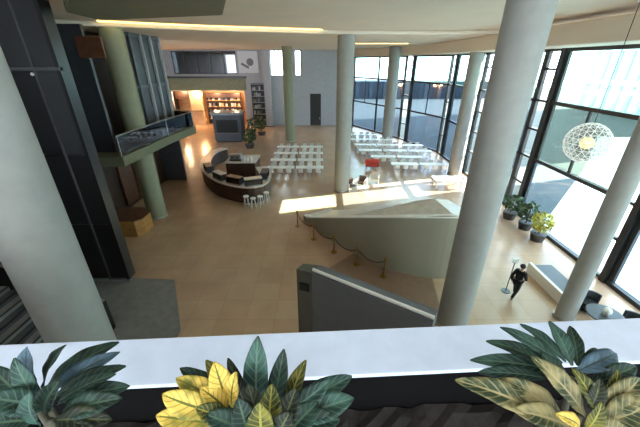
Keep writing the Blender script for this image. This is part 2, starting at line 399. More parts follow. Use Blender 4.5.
# dark glazed wall of the gallery
t = thing('glazed_screen', 'tall dark glazed screen with grey mullions along the gallery', 'screen', (-12, 23.5, 5.05))
MB().bb(-12.05, -11.95, 20.6, 26.2, 5.05, HC - .25).build('pane', 'greydark', t)
for k, y in enumerate((20.7, 22.1, 23.5, 24.8, 26.1)): MB().bb(-12.15, -11.8, y - .09, y + .09, 5.05, HC - .25).build('mullion', 'seam' if k < 2 else 'greywall', t)
for z in (5.15, 8.2, HC - .37): MB().bb(-12.1, -11.85, 20.6, 26.2, z - .08, z + .08).build('transom', 'seam', t)
# timber below the gallery
t = thing('timber_counter', 'honey timber reception counter below the gallery by the lift tower', 'counter', (-11.9, 18.2, 0))
MB().prism([(-13.6, 16.6), (-11.2, 16.6), (-10.9, 17.0), (-10.9, 18.0), (-11.6, 18.5), (-13.6, 18.5)], 0, 1.05).build('body', 'wood', t, .03)
MB().prism([(-13.6, 16.55), (-11.15, 16.55), (-10.83, 16.95), (-10.83, 18.05), (-11.6, 18.58), (-13.6, 18.58)], 1.05, 1.12).build('top', 'brown', t, .02)
for k, y in enumerate((20.6, 22.4, 24.2)):
    tag(MB().bb(-14.04, -13.9, y, y + 1.5, .3, 3.6).build('wall_panel', 'brown', bevel=.02), '%s brown timber panel from the olive column under the gallery' % ORD[k], 'wall panel', 'timber panels under the gallery')

# ------------------------------------------------------------------ stair at the far left
t = thing('staircase', 'dark straight staircase behind the thick pale column', 'stairs', (-9.5, 7, 0.012))
for k in range(16):
    x = -8.4 - k * .32; z = (k + 3) * .17
    MB().bb(x - .32, x + .03, 5.2, 9.2, max(.02, z - .17), z).build('step', 'greystone_reflect' if k % 2 == 0 else 'seam', t, .006)
    MB().bb(x - .01, x + .04, 5.2, 9.2, z - .03, z + .006).build('nosing', 'blackclad', t)
MB().prism([(-8.3, 9.2), (-13.8, 9.2), (-13.8, 9.35), (-8.3, 9.35)], .015, [1.4, 4.2, 4.2, 1.4]).build('side_panel', 'blackclad', t)
MB().tube([(-8.3, 9.28, 1.43), (-13.8, 9.28, 4.23)], .05).build('handrail', 'steel', t)

# ------------------------------------------------------------------ far end: shop, shelves, kiosk
t = thing('display_shelves', 'tall shop display shelving with dark header in the warm-lit shop', 'shelving', (-16, 55.5, 0))
q0, q1 = ony(208, 110, 55.2), ony(240, 93, 55.2)
X0, X1 = q0.x, q1.x; ZT = min(q1.z, 5.7)
MB().bb(X0, X1, 55.9, 56, 0, ZT).build('back_panel', 'brown', t)
MB().bb(X0, X1, 55.15, 56, ZT - .75, ZT).build('header', 'darkbrown', t)
zsh = [.9, 1.9, 2.9, 3.9]
for z in [.1] + zsh: MB().bb(X0, X1, 55.2, 55.9, z - .08, z).build('shelf', 'wood', t)
for k in range(4):
    x = X0 + (X1 - X0) * k / 3; MB().bb(x - .05, x + .05, 55.2, 55.9, 0, ZT - .75).build('upright', 'darkbrown', t)
cols = ['white', 'stone', 'chair', 'postergrey', 'greywall', 'peach', 'bluegrey']
for r_, z in enumerate(zsh):
    for k in range(8):
        x = X0 + .45 + k * (X1 - X0 - .9) / 7
        if min(abs(x - (X0 + (X1 - X0) * i / 3)) for i in range(4)) < .3: x += .25
        h = random.uniform(.4, .62)
        o = MB().bb(x - .17, x + .17, 55.35, 55.7, z, z + h).build('goods_box', random.choice(cols), bevel=.015)
        tag(o, 'pale goods box, %s from the left on the %s shelf of the shop display' % (ORD[k], ['lowest loaded', 'second', 'third', 'top'][r_]), 'box', 'goods on the shop shelves')
t = thing('lit_pier', 'peach warm-lit pier in the shop opening beside the shelving', 'pier', (-20, 55.2, 0))
q0, q1 = ony(192, 110, 54.9), ony(204, 110, 54.9)
MB().bb(q0.x, q1.x, 54.7, 55.5, 0, 5.9).build('body', 'peach', t, .05); MB().bb(q0.x - .1, q1.x + .1, 54.6, 55.6, 2.2, 2.35).build('band', 'wood', t)
for k, px in enumerate((181, 199, 216, 236)):
    q = ony(px, 97, 55.0)
    t = thing('ceiling_light', '%s warm downlight from the left in the shop ceiling' % ORD[k], 'ceiling light', (q.x, 54.9, 5.9), 0, 'shop downlights')
    MB().cyl((q.x, 54.5, 5.9), (q.x, 54.5, 6.0), .2).build('housing', 'white', t); MB().cyl((q.x, 54.5, 5.87), (q.x, 54.5, 5.9), .15).build('lens', 'lamp', t)
    ld = bpy.data.lights.new('shop lamp', 'POINT'); ld.energy = 420; ld.color = (1, .62, .32); ld.shadow_soft_size = .2
    lo = bpy.data.objects.new('shop_lamp', ld); COL.objects.link(lo); lo.location = (q.x, 54.2, 5.2)
q = ony(184, 95, 55.5)
struct(MB().bb(q.x - 1.6, q.x + .9, 55.6, 55.8, 4.1, 6.0).build('trim_5', 'darkbrown', bevel=.02))
for k, (px, m, lab) in enumerate(((179, 'bluegrey', 'blue-grey display stand left in the shop'), (186, 'red', 'red display stand left of the lit pier'))):
    q = ony(px, 120, 55.2); t = thing('display_stand', lab, 'display stand', (q.x, 55.2, 0))
    MB().bb(q.x - .45, q.x + .45, 54.9, 55.6, .1, 1.5).build('body', m, t, .04); MB().bb(q.x - .5, q.x + .5, 54.85, 55.65, 1.5, 1.58).build('top', 'stone', t, .01)
    MB().bb(q.x - .4, q.x + .4, 54.95, 55.55, 0, .1).build('plinth', 'black', t)
# poster
q0, q1 = ony(239, 73, 53.8), ony(257, 51, 53.8)
t = thing('wall_poster', 'white poster with grey abstract shapes on the upper back wall', 'poster', ((q0.x + q1.x) / 2, 53.9, q0.z))
MB().bb(q0.x, q1.x, 53.9, 54, q0.z, q1.z).build('sheet', 'poster', t)
cx, cz = (q0.x + q1.x) / 2, (q0.z + q1.z) / 2
MB().cyl((cx + .3, 53.86, cz), (cx + .3, 53.9, cz), .55).build('round_mark', 'postergrey', t)
MB().box((cx - .5, 53.88, cz - .5), (1.3, .04, .35), ry=.5).build('bar_mark', 'postergrey', t)
# book shelf
q0, q1 = ony(254, 125, 53), ony(263.5, 77, 53)
t = thing('bookcase', 'tall dark bookcase standing beside the grey pilaster', 'bookcase', ((q0.x + q1.x) / 2, 53.3, 0))
BX0, BX1 = q0.x, q1.x; BZ = 6.6
MB().bb(BX0, BX1, 53.85, 53.98, 0, BZ).build('back_panel', 'navy', t)
MB().bb(BX0, BX0 + .08, 53.2, 53.85, 0, BZ).build('side_panel', 'navy', t); MB().bb(BX1 - .08, BX1, 53.2, 53.85, 0, BZ).build('side_panel', 'navy', t)
for k in range(8):
    z = .1 + k * .92; MB().bb(BX0, BX1, 53.2, 53.85, z - .06, z).build('shelf', 'greywall', t)
    if k == 7: continue
    for j in range(5):
        x = BX0 + .22 + j * .27; h = random.uniform(.4, .6)
        tag(MB().bb(x - .1, x + .1, 53.35, 53.7, z, z + h).build('file_box', random.choice(['stone', 'greywall', 'greydark', 'oliveband']), bevel=.01),
            'file box, %s from the left on the %s shelf of the bookcase' % (ORD[j], ['lowest', 'second', 'third', 'fourth', 'fifth', 'sixth', 'top'][k]), 'file box', 'file boxes in the bookcase')
# kiosk
q = onz(230, 142, 0); KX, KY = q.x, q.y
t = thing('kiosk', 'dark navy kiosk block behind the curved bar', 'kiosk', (KX, KY, 0))
MB().bb(KX - 1.9, KX + 1.7, KY, KY + 2.2, .1, 3.5).build('body', 'navy', t, .04)
MB().bb(KX - 2.1, KX + 1.9, KY - .25, KY + 2.4, 3.5, 3.8).build('roof', 'bluegrey', t, .04)
kh = MB().bb(KX - 1.5, KX + 1.3, KY - .06, KY + .02, 1.3, 2.9).build('hatch', 'black', t); MB().bb(KX - 1.7, KX + 1.5, KY - .4, KY, 1.15, 1.25).build('shelf', 'darkbrown', kh)
MB().bb(KX - 1.8, KX + 1.6, KY + .05, KY + 2.1, 0, .1).build('plinth', 'black', t)

def shrub(name, x, y, z, h, w, label, cat, n=140, leaf='leafdark', pot=True, group=None):
    t = thing(name, label, cat, (x, y, z), 0, group); z0 = z
    if pot:
        MB().lathe([(w * .28, 0), (w * .36, .45), (w * .36, .5), (w * .3, .5)], (x, y, z), 20).build('pot', 'pot', t, smooth='auto'); z0 = z + .5
    MB().tube([(x, y, z0 - .05), (x + .03, y, z0 + h * .4), (x, y + .02, z0 + h * .8)], [.05, .04, .02]).build('stem', 'brown', t)
    b = MB()
    for k in range(n):
        a = random.uniform(0, 2 * PI); c = random.uniform(-1, 1); rr = random.uniform(.45, 1) ** .6
        p = Vector((x + math.cos(a) * math.sqrt(1 - c * c) * w / 2 * rr, y + math.sin(a) * math.sqrt(1 - c * c) * w / 2 * rr, z0 + h * .55 + c * h * .45 * rr))
        L_ = random.uniform(.12, .24) * max(.6, w); d1 = Vector((random.gauss(0, 1), random.gauss(0, 1), random.gauss(.2, .6))).normalized(); d2 = d1.cross(Vector((random.gauss(0, 1), random.gauss(0, 1), random.gauss(0, 1)))).normalized()
        vs = [b.bm.verts.new(p + d1 * L_ * s_ + d2 * L_ * .3 * t_) for s_, t_ in ((-1, 0), (-.1, 1), (1, 0), (-.1, -1))]; b.bm.faces.new(vs)
    b.build('foliage', leaf, t)
for k, (px, py) in enumerate(((253, 139), (262, 135), (250, 148))):
    q = onz(px, py, 0); shrub('potted_shrub', q.x, q.y, 0, 2.3 - .3 * k, 1.6, ['green potted shrub nearest the kiosk corner', 'green potted shrub beside the dark bookcase', 'small green potted shrub behind the bar'][k], 'plant')

# ------------------------------------------------------------------ curved cafe bar
def offset(path, dist):
    out = []
    for i, p in enumerate(path):
        a, b = Vector(path[max(i - 1, 0)]), Vector(path[min(i + 1, len(path) - 1)]); d = (b - a).normalized()
        out.append((p[0] + d.y * dist, p[1] - d.x * dist))
    return out
def smoothpath(pts, n=6):
    out = []
    P = [Vector(p) for p in pts]; P = [P[0] * 2 - P[1]] + P + [P[-1] * 2 - P[-2]]
    for i in range(1, len(P) - 2):
        for k in range(n):
            t = k / n; a, b, c, d = P[i - 1], P[i], P[i + 1], P[i + 2]
            out.append(tuple(.5 * ((2 * b) + (c - a) * t + (2 * a - 5 * b + 4 * c - d) * t * t + (3 * b - a - 3 * c + d) * t ** 3)))
    out.append(tuple(P[-2])); return out
path = smoothpath([(-5.6, 26.6), (-4.85, 24.4), (-5.0, 22.5), (-6.3, 22.7), (-7.9, 23.9), (-9.6, 26.4), (-10.5, 29.0), (-10.7, 31.6), (-10.0, 33.2)])
t = thing('cafe_bar', 'long curved dark brown cafe bar with pale stone top', 'bar counter', (-7, 25, 0))
inn = offset(path, -.75)
MB().prism(path + inn[::-1], .12, 1.25).build('body', 'darkbrown', t)
MB().prism(offset(path, .12) + offset(path, -.85)[::-1], 1.25, 1.33).build('top', 'stone', t)
MB().prism(offset(path, -.06) + offset(path, -.7)[::-1], 0, .12).build('plinth', 'black', t)
for i in range(6, 34, 2):
    a, b = Vector((*offset(path, .03)[i], .7)), Vector((*offset(path, .03)[i + 2], .7)); dd = (b - a) * .06
    MB().bar(a + dd, b - dd, .05, .9).build('front_panel', 'bluegrey' if i < 20 else 'brown', t)
# display cases on the bar front
for k, i in enumerate((8, 13, 18, 23, 28)):
    c = Vector((*offset(path, -.38)[i], 0)); dd = Vector((*path[i + 1], 0)) - Vector((*path[i - 1], 0)); rz = math.atan2(dd.y, dd.x)
    t = thing('display_case', ['glass display case at the near corner of the bar', 'second glass case from the near corner of the bar', 'third glass case from the near corner of the bar', 'fourth glass case from the near corner of the bar', 'glass case nearest the far end of the bar'][k], 'display case', (c.x, c.y, 1.33), rz, 'glass cases on the bar')
    MB().bb(-.65, .65, -.28, .28, 0, .1).build('base', 'steel', t, local=True); MB().bb(-.65, .65, -.28, .28, .55, .6).build('top', 'stone' if k % 2 else 'darkbrown', t, local=True)
    MB().bb(-.6, .6, -.27, -.25, .1, .55).build('glazing', 'gdark', t, local=True); MB().bb(-.6, .6, .25, .27, .1, .55).build('glazing', 'gdark', t, local=True)
    MB().bb(-.65, -.6, -.28, .28, .1, .55).build('end_panel', 'navy', t, local=True); MB().bb(.6, .65, -.28, .28, .1, .55).build('end_panel', 'navy', t, local=True)
# inner back bar with machine
t = thing('back_bar', 'dark back counter inside the curved bar', 'counter', (-7.0, 28, 0))
MB().bb(-8.4, -5.8, 26.8, 29.2, .1, 1.6).build('body', 'darkbrown', t, .03); MB().bb(-8.5, -5.7, 26.7, 29.3, 1.6, 1.68).build('top', 'stone', t, .01); MB().bb(-8.3, -5.9, 26.9, 29.1, 0, .1).build('plinth', 'black', t)
t = thing('coffee_machine', 'steel coffee machine on the back counter of the bar', 'coffee machine', (-7.6, 27.5, 1.68))
cm = MB().bb(-8.1, -7.1, 27.2, 27.9, 1.72, 2.25).build('body', 'steel', t, .05); MB().bb(-8.15, -7.05, 27.1, 27.2, 1.75, 1.82).build('drip_tray', 'black', t)
for x in (-7.85, -7.35): MB().cyl((x, 27.12, 1.95), (x, 27.12, 2.08), .06).build('group_head', 'black', cm)
MB().bb(-8.05, -7.15, 27.25, 27.85, 1.68, 1.72).build('foot', 'black', t)
for k in range(6):
    x, y = -6.8 + (k % 3) * .3, 27.1 + (k // 3) * .35
    o = MB().lathe([(.09, 0), (.12, .12), (.12, .34), (.1, .34)], (x, y, 1.68), 14).build('cup_stack', 'white', smooth='auto')
    tag(o, 'stack of white cups, %s from the coffee machine, %s row on the back counter' % (ORD[k % 3], ['near', 'rear'][k // 3]), 'cups', 'cup stacks on the back counter')
# stools
def make_stool(loc, label):
    t = thing('bar_stool', label, 'stool', loc, 0, 'white stools at the bar corner')
    MB().lathe([(.05, .74), (.2, .74), (.22, .78), (.2, .82), (.05, .81)], n=20).build('seat', 'white', t, smooth='auto', local=True)
    for k in range(4):
        a = PI / 4 + k * PI / 2; MB().tube([(.13 * math.cos(a), .13 * math.sin(a), .75), (.25 * math.cos(a), .25 * math.sin(a), 0)], .022).build('leg', 'chair', t, local=True)
    MB().tube([(.2 * math.cos(a * PI / 8), .2 * math.sin(a * PI / 8), .3) for a in range(17)], .014).build('footrest', 'chrome', t, local=True)
    return t
st = None
for k, (px, py) in enumerate(((247, 206), (254, 208), (261, 206), (267, 202))):
    q = onz(px, py, 0); lab = '%s white bar stool from the left at the bar corner' % ORD[k]
    if st is None: st = make_stool((q.x, q.y, 0), lab)
    else: dup(st, (q.x, q.y, 0), k * .4, lab)

# ------------------------------------------------------------------ tables and chairs
def make_table(L=2.6):
    t = thing('long_table', '', 'table', (0, 0, 0), 0, 'white long tables')
    MB().bb(-L / 2, L / 2, -.42, .42, .71, .76).build('tabletop', 'white', t, .012, local=True)
    for sx in (-1, 1):
        for sy in (-1, 1): MB().cyl((sx * (L / 2 - .15), sy * .33, 0), (sx * (L / 2 - .15), sy * .33, .71), .03, n=10).build('leg', 'chrome', t, local=True)
    MB().bb(-L / 2 + .15, L / 2 - .15, -.02, .02, .62, .71).build('rail', 'chrome', t, local=True)
    return t
def make_chair():
    t = thing('white_chair', '', 'chair', (0, 0, 0), 0, 'white chairs at the long tables')
    MB().bb(-.23, .23, -.22, .22, .43, .47).build('seat', 'chair', t, .02, local=True)
    b = MB(); b.prism([(-.23, -.22), (-.12, -.25), (.12, -.25), (.23, -.22), (.22, -.25), (.11, -.29), (-.11, -.29), (-.22, -.25)], .5, .9); b.build('backrest', 'chair', t, .01, local=True)
    for sx in (-1, 1):
        MB().tube([(sx * .2, .19, .44), (sx * .22, .22, 0)], .016).build('leg', 'chrome', t, local=True)
        MB().tube([(sx * .2, -.24, .62), (sx * .2, -.2, .44), (sx * .22, -.25, 0)], .016).build('leg', 'chrome', t, local=True)
    return t
tab0, ch0 = None, None
def row(x0, ntab, y, rowname, step=2.75, ang=0, L=2.6, red=None):
    global tab0, ch0
    for i in range(ntab):
        x = x0 + step * (i + .5); yy = y + math.tan(ang) * (x - x0)
        lab = '%s white table from the left in the %s' % (ORD[i], rowname)
        if tab0 is None: tab0 = make_table(); tab0.location = (x, yy, 0); tab0.rotation_euler.z = ang; tab0['label'] = lab
        else: dup(tab0, (x, yy, 0), ang, lab)
        for sd in (-1, 1):
            for k in range(3):
                ox, oy = (k - 1) * .82, sd * .62
                cx = x + ox * math.cos(ang) - oy * math.sin(ang); cy = yy + ox * math.sin(ang) + oy * math.cos(ang)
                lab = 'white chair, %s from the left on the %s side of the %s' % (ORD[i * 3 + k], 'near' if sd < 0 else 'far', rowname)
                rz = ang + (0 if sd < 0 else PI) + random.uniform(-.12, .12)
                if ch0 is None: ch0 = make_chair(); ch0.location = (cx, cy, 0); ch0.rotation_euler.z = rz; ch0['label'] = lab
                else: dup(ch0, (cx, cy, 0), rz, lab)
for k, y in enumerate((28.4, 30.9, 33.5, 36.3)):
    row(-5.1, 2, y, '%s central table row' % ['front', 'second', 'third', 'rearmost'][k])
for k, (x0, nt, y) in enumerate(((6.9, 2, 29.6), (5.3, 2, 32.2), (4.3, 3, 34.8), (4.1, 3, 37.4), (3.9, 2, 40.2), (2.4, 2, 43.2))):
    row(x0, nt, y, '%s window-side table row' % ['front', 'second', 'third', 'fourth', 'fifth', 'rearmost'][k], ang=-.06)
# lone pieces near the pale column
t = thing('square_table', 'low pale square table nearest the ramp by the glazing', 'table', (10.9, 25.2, 0))
MB().bb(9.7, 12.1, 24.5, 25.9, .68, .75).build('tabletop', 'stone', t, .02)
for x in (9.9, 11.9):
    for y in (24.7, 25.7): MB().bb(x - .05, x + .05, y - .05, y + .05, 0, .68).build('leg', 'white', t)
q = onz(372, 169, 0)
t = thing('red_bench', 'red upholstered bench between the two table groups', 'bench', (q.x, q.y, 0))
MB().bb(q.x - .7, q.x + .7, q.y - .3, q.y + .3, .3, .5).build('seat', 'red', t, .06); MB().bb(q.x - .7, q.x + .7, q.y + .2, q.y + .34, .5, .95).build('backrest', 'red', t, .05)
for sx in (-.6, .6):
    for sy in (-.22, .22): MB().cyl((q.x + sx, q.y + sy, 0), (q.x + sx, q.y + sy, .31), .03, n=10).build('leg', 'chrome', t)
def armchair(px, py, rz, m, label):
    q = onz(px, py, 0); t = thing('frame_armchair', label, 'armchair', (q.x, q.y, 0), rz)
    MB().bb(-.32, .32, -.3, .32, .34, .48).build('seat', m, t, .05, local=True); MB().bb(-.32, .32, .26, .38, .46, .95).build('backrest', m, t, .04, local=True)
    for sx in (-1, 1): MB().tube([(sx * .38, -.34, 0), (sx * .38, -.34, .66), (sx * .38, .38, .7), (sx * .38, .4, 0)], .035).build('arm_frame', 'white', t, local=True)
armchair(351, 190, .4, 'darkbrown', 'dark-cushioned white-framed armchair beside the pale column')
armchair(361, 187, -.5, 'darkbrown', 'dark-cushioned white-framed armchair away from the pale column')
armchair(374, 183, -.2, 'stone', 'pale-cushioned white-framed armchair near the red bench')

# ------------------------------------------------------------------ curved ramp
base = smoothpath([(-1.1, 18.8), (.5, 16.4), (2.2, 14.5), (3.9, 13.1), (5.9, 12.5), (7.4, 12.9)], 6)
dist = [0]
for a, b in zip(base, base[1:]): dist.append(dist[-1] + (Vector(b) - Vector(a)).length)
def topz(a, py=218): return max(.35, ony(320 + F * .0, py, a[1]).z)
zt = [topz(p_) for p_ in base]
rt = thing('curved_ramp', 'curved rising ramp with solid pale plaster side', 'ramp', (3, 15, 0))
rw = MB().prism(base + offset(base, -.22)[::-1], 0, zt + zt[::-1]).build('side_wall', 'ramp', rt, smooth=False)
MB().prism(offset(base, .03) + offset(base, -.26)[::-1], zt + zt[::-1], [z + .07 for z in zt + zt[::-1]]).build('coping', 'white', rw)
zd = [z + .02 for z in zt]
MB().prism(offset(base, -.22) + offset(base, -2.2)[::-1], 0, zd + zd[::-1]).build('deck', 'stone', rt)
struct(MB().prism(offset(base, .04)[11:24] + offset(base, 3.0)[11:24][::-1], 0, .012).build('floor_shade', 'floorshade'))  # shade on the floor before the ramp, painted as a brown zone
# stanchions along the ramp foot
pr = None
sp = offset(base, .75)
stp = [sp[1], sp[5], sp[9], sp[13], sp[17]]
for k, (x, y) in enumerate(stp):
    if pr is None:
        pr = thing('barrier_post', 'brass barrier post at the low end of the ramp', 'barrier post', (x, y, 0), 0, 'brass posts along the ramp')
        MB().lathe([(.18, 0), (.18, .03), (.03, .06), (.03, .9), (.07, .94), (.07, 1.0), (.02, 1.05)], n=16).build('post', 'brass', pr, smooth='auto', local=True)
        MB().ball((0, 0, 1.08), .07).build('finial', 'brass', pr, smooth=True, local=True)
    else: dup(pr, (x, y, 0), 0, '%s brass barrier post from the low end of the ramp' % ORD[k])
for k in range(4):
    a, b = Vector((*stp[k], .9)), Vector((*stp[k + 1], .9))
    d_ = (b - a).normalized() * .05; a, b = a + d_, b - d_
    tag(MB().tube([a.lerp(b, i / 8) - Vector((0, 0, .3 * (1 - (2 * i / 8 - 1) ** 2))) for i in range(9)], .025, 6).build('barrier_rope', 'rope', smooth=True),
        'dark red barrier rope, %s span from the low end of the ramp' % ORD[k], 'rope', 'ropes along the ramp')
# ------------------------------------------------------------------ grey stair enclosure in the centre
t = thing('stair_enclosure', 'tall grey solid wall with pale handrail between sill and curved ramp', 'enclosure', (1.5, 7.2, 0))
a, b = Vector((-.27, 8.42, 0)), Vector((3.05, 6.25, 0)); dn = (b - a).normalized(); nn = Vector((-dn.y, dn.x, 0))
if nn.y < 0: nn = -nn
def P2(v): return (v.x, v.y)
MB().prism([P2(a), P2(b), P2(b + nn * .5), P2(a + nn * .5)], 0, 3.42).build('panel', 'screen', t)
ce = Vector((-.80, 8.62, 0)); MB().prism([P2(a), P2(a + nn * .5), P2(ce + nn * .4), P2(ce)], 0, 3.40).build('end_panel', 'endgrey', t)
hr = MB().tube([a + Vector((0, 0, 3.5)) + nn * .06, b + Vector((0, 0, 3.5)) + nn * .06], .055).build('handrail', 'white', t)
for k in range(5):
    c = a.lerp(b, .02 + k * .23) + nn * .06; MB().cyl((c.x, c.y, 3.4), (c.x, c.y, 3.5), .02, n=8).build('bracket', 'steel', hr)
c = a.lerp(ce, .5); dv_ = ce - a
MB().box((c.x - .008, c.y - .03, 2.75), (.34, .05, .3), rz=math.atan2(dv_.y, dv_.x)).build('notice_plate', 'black', t)

# ------------------------------------------------------------------ right foreground floor: bench, table, chairs, pole
t = thing('lounge_bench', 'dark low bench with white side rail beside the slim column', 'bench', (11.2, 12, 0))
MB().bb(10.75, 11.7, 10.7, 13.0, .12, .5).build('seat', 'greydark', t, .05); MB().bb(10.6, 10.75, 10.6, 13.1, 0, .56).build('side_rail', 'white', t, .02)
MB().bb(10.8, 11.6, 10.8, 12.9, 0, .12).build('plinth', 'black', t)
q = onz(606, 314, .78)
t = thing('round_table', 'small round table with dark cloth by the glazed wall', 'table', (q.x, q.y, 0))
MB().lathe([(.62, .7), (.64, .73), (.62, .76)], (q.x, q.y, 0), 28).build('tabletop', 'greydark', t, smooth='auto'); MB().cyl((q.x, q.y, .03), (q.x, q.y, .7), .06).build('stem', 'black', t); MB().cyl((q.x, q.y, 0), (q.x, q.y, .03), .3).build('base', 'black', t)
t = thing('table_lamp', 'white ball lamp on the small round table', 'lamp', (q.x, q.y, .76))
MB().cyl((q.x, q.y, .76), (q.x, q.y, .8), .09).build('base', 'white', t); MB().ball((q.x, q.y, .93), .15, 3).build('lamp_shade', 'white', t, smooth=True)
for k, (dx, dy, rz, lab) in enumerate(((.3, 1.05, PI, 'black tub chair on the far side of the small round table'), (.95, -.2, PI / 2, 'black tub chair on the window side of the small round table'))):
    t = thing('tub_chair', lab, 'armchair', (q.x + dx, q.y + dy, 0), rz, 'black tub chairs')
    MB().bb(-.3, .3, -.3, .3, .1, .44).build('seat', 'black', t, .06, local=True)
    arc = [(.36 * math.cos(a), .36 * math.sin(a)) for a in [PI * (1.0 + i / 10) for i in range(11)]]; arc2 = [(x * 1.22, y * 1.22) for x, y in arc]
    MB().prism(arc + arc2[::-1], .1, .8).build('backrest', 'greydark', t, .03, local=True)
    for sx in (-.22, .22):
        for sy in (-.22, .22): MB().cyl((sx, sy, 0), (sx, sy, .1), .03, n=8).build('leg', 'chrome', t, local=True)
q = onz(505.5, 291, 0)
t = thing('sign_pole', 'thin grey pole stand beside the walking person', 'pole stand', (q.x, q.y, 0))
MB().cyl((q.x, q.y, .03), (q.x, q.y, 1.75), .022, n=10).build('pole', 'seam', t); MB().cyl((q.x, q.y, 0), (q.x, q.y, .03), .2).build('base', 'seam', t)
MB().box((q.x, q.y - .02, 1.72), (.3, .03, .2)).build('top_plate', 'white', t, .005)
for k, (px, py, lf, lab) in enumerate(((527, 219.5, 'leafdark', 'dark green potted shrub against the glazed wall'), (541, 227, 'leafyellow', 'yellow-green potted shrub against the glazed wall'), (511, 210, 'leafdark', 'dark potted shrub nearest the ladder-framed bay'))):
    q = onx(px, py, 13.2 - .1 * k); q = Vector((13.2 - .1 * k, q.y, 0)); shrub('potted_shrub', q.x, q.y, 0, 1.3, 1.2, lab, 'plant', leaf=lf)

# globe pendant
g = onx(587, 143, 11.0)
t = thing('globe_pendant', 'large pale wire globe pendant hanging before the glazing', 'pendant lamp', g)
b = MB(); b.ball(g, .8, 3); o = b.build('lattice', 'globe', t); w = o.modifiers.new('wire', 'WIREFRAME'); w.thickness = .024
MB().ball(g, .76, 3).build('shade', 'globeglass', t, smooth=True)
MB().ball(g, .26, 2).build('bulb_cluster', 'bulb', t, smooth=True); MB().cyl(g - Vector((0, 0, .3)), g + Vector((0, 0, .35)), .07).build('lamp_holder', 'brass', t)
MB().cyl(g + Vector((0, 0, .3)), (g.x, g.y, HC), .012, n=8).build('cord', 'black', t); MB().cyl((g.x, g.y, HC - .06), (g.x, g.y, HC), .12).build('ceiling_rose', 'white', t)

# cove lights
def strip(pts, z, label):
    b = MB(); 
    for p_, q_ in zip(pts, pts[1:]): b.bar((*p_, z), (*q_, z), .3, .05)
    tag(b.build('cove_light', 'cove'), label, 'ceiling light', 'cove strips in the ceiling')
lp = smoothpath(lip[1:4], 4)
strip(offset(lp, .35)[1:], HC - .04, 'yellowish cove strip along the ceiling edge above the bar')
q0, q1 = onz(354, 43.5, HC - .27), onz(408, 43.5, HC - .27)
strip([(q0.x, q0.y), (q1.x, q1.y)], HC - .28, 'pale cove strip in the ceiling before the far windows')

# ------------------------------------------------------------------ person
def skin(name, m, verts, edges, radii, parent, root=0, sub=2):
    me = bpy.data.meshes.new(name); me.from_pydata([Vector(v) for v in verts], edges, []); o = bpy.data.objects.new(name, me); COL.objects.link(o); o.parent = parent
    o.modifiers.new('skin', 'SKIN'); s = o.modifiers.new('sub', 'SUBSURF'); s.levels = sub; s.render_levels = sub
    for i, r in enumerate(radii):
        me.skin_vertices[0].data[i].radius = (r, r) if not isinstance(r, tuple) else r; me.skin_vertices[0].data[i].use_root = (i == root)
    me.materials.append(M_[m]); WL[o.name] = WL[parent.name]; return o
q = onz(512.5, 297, 0)
pe = thing('person', 'person in black walking across the hall beside the dark bench', 'person', (q.x, q.y, 0), math.radians(-60))
# local: facing +y; mid-stride
V = [(0, 0, .95), (0, .01, 1.12), (0, .03, 1.34), (0, .035, 1.47), (0, .05, 1.56), (0, .06, 1.66), (0, .05, 1.73),
     (-.1, 0, .9), (-.1, .17, .5), (-.1, .27, .09), (-.1, .4, .04),
     (.1, 0, .9), (.1, -.03, .5), (.1, -.33, .14), (.1, -.24, .03),
     (-.19, .02, 1.4), (-.24, -.13, 1.13), (-.22, -.1, .88), (-.21, -.06, .8),
     (.19, .02, 1.4), (.24, .09, 1.13), (.2, .27, .98), (.19, .34, .95), (0, .165, 1.63)]
E = [(0, 1), (1, 2), (2, 3), (3, 4), (4, 5), (5, 6), (0, 7), (7, 8), (8, 9), (9, 10), (0, 11), (11, 12), (12, 13), (13, 14), (2, 15), (15, 16), (16, 17), (17, 18), (2, 19), (19, 20), (20, 21), (21, 22), (5, 23)]
Rr = [.14, .13, .15, .06, .055, .1, .075, .09, .06, .04, .035, .09, .06, .04, .035, .06, .045, .032, .04, .06, .045, .032, .04, .018]
V0, E0 = list(V), list(E)
for h_, sx in ((18, -1), (22, 1)):          # four fingers and a thumb on each hand
    w0 = Vector(V[h_]); d0 = (w0 - Vector(V[h_ - 1])).normalized(); sd = d0.cross(Vector((sx, 0, 0))).normalized()
    for k, (o_, l_) in enumerate(((-.03, .07), (-.01, .085), (.01, .08), (.03, .06), (.045, .045))):
        m_ = w0 + sd * o_ + d0 * (.03 if k < 4 else -.01); e_ = m_ + d0 * l_ + Vector((-sx * .02, 0, 0)) + (sd * .02 if k == 4 else Vector())
        V.append(tuple(m_)); V.append(tuple(e_)); E += [(h_, len(V) - 2), (len(V) - 2, len(V) - 1)]; Rr += [.009, .007]
skin('body', 'skin', V, E, Rr, pe)
V, E = V0, E0
J = [0, 1, 2, 3, 15, 16, 17, 19, 20, 21]
idx = {v: i for i, v in enumerate(J)}
skin('jacket', 'black', [V[i] for i in J], [(idx[a], idx[b]) for a, b in E if a in idx and b in idx] + [(idx[2], idx[15])][:0], [.175, .16, .18, .08, .085, .07, .055, .085, .07, .055], pe)
J = [0, 7, 8, 9, 11, 12, 13]; idx = {v: i for i, v in enumerate(J)}
skin('trousers', 'black', [V[i] for i in J], [(idx[a], idx[b]) for a, b in E if a in idx and b in idx], [.165, .12, .085, .065, .12, .085, .065], pe)
for a_, b_ in ((9, 10), (13, 14)):
    skin('shoe', 'blackclad', [V[a_], Vector(V[a_]).lerp(Vector(V[b_]), .5), V[b_]], [(0, 1), (1, 2)], [.055, .05, .045], pe, sub=1)
MB().ball((0, .012, 1.705), .116, 3, (1, 1.02, 1)).build('hair', 'hair', pe, smooth=True, local=True)
for sx in (-1, 1): MB().ball((sx * .035, .152, 1.665), .012, 1).build('eye', 'black', pe, local=True)

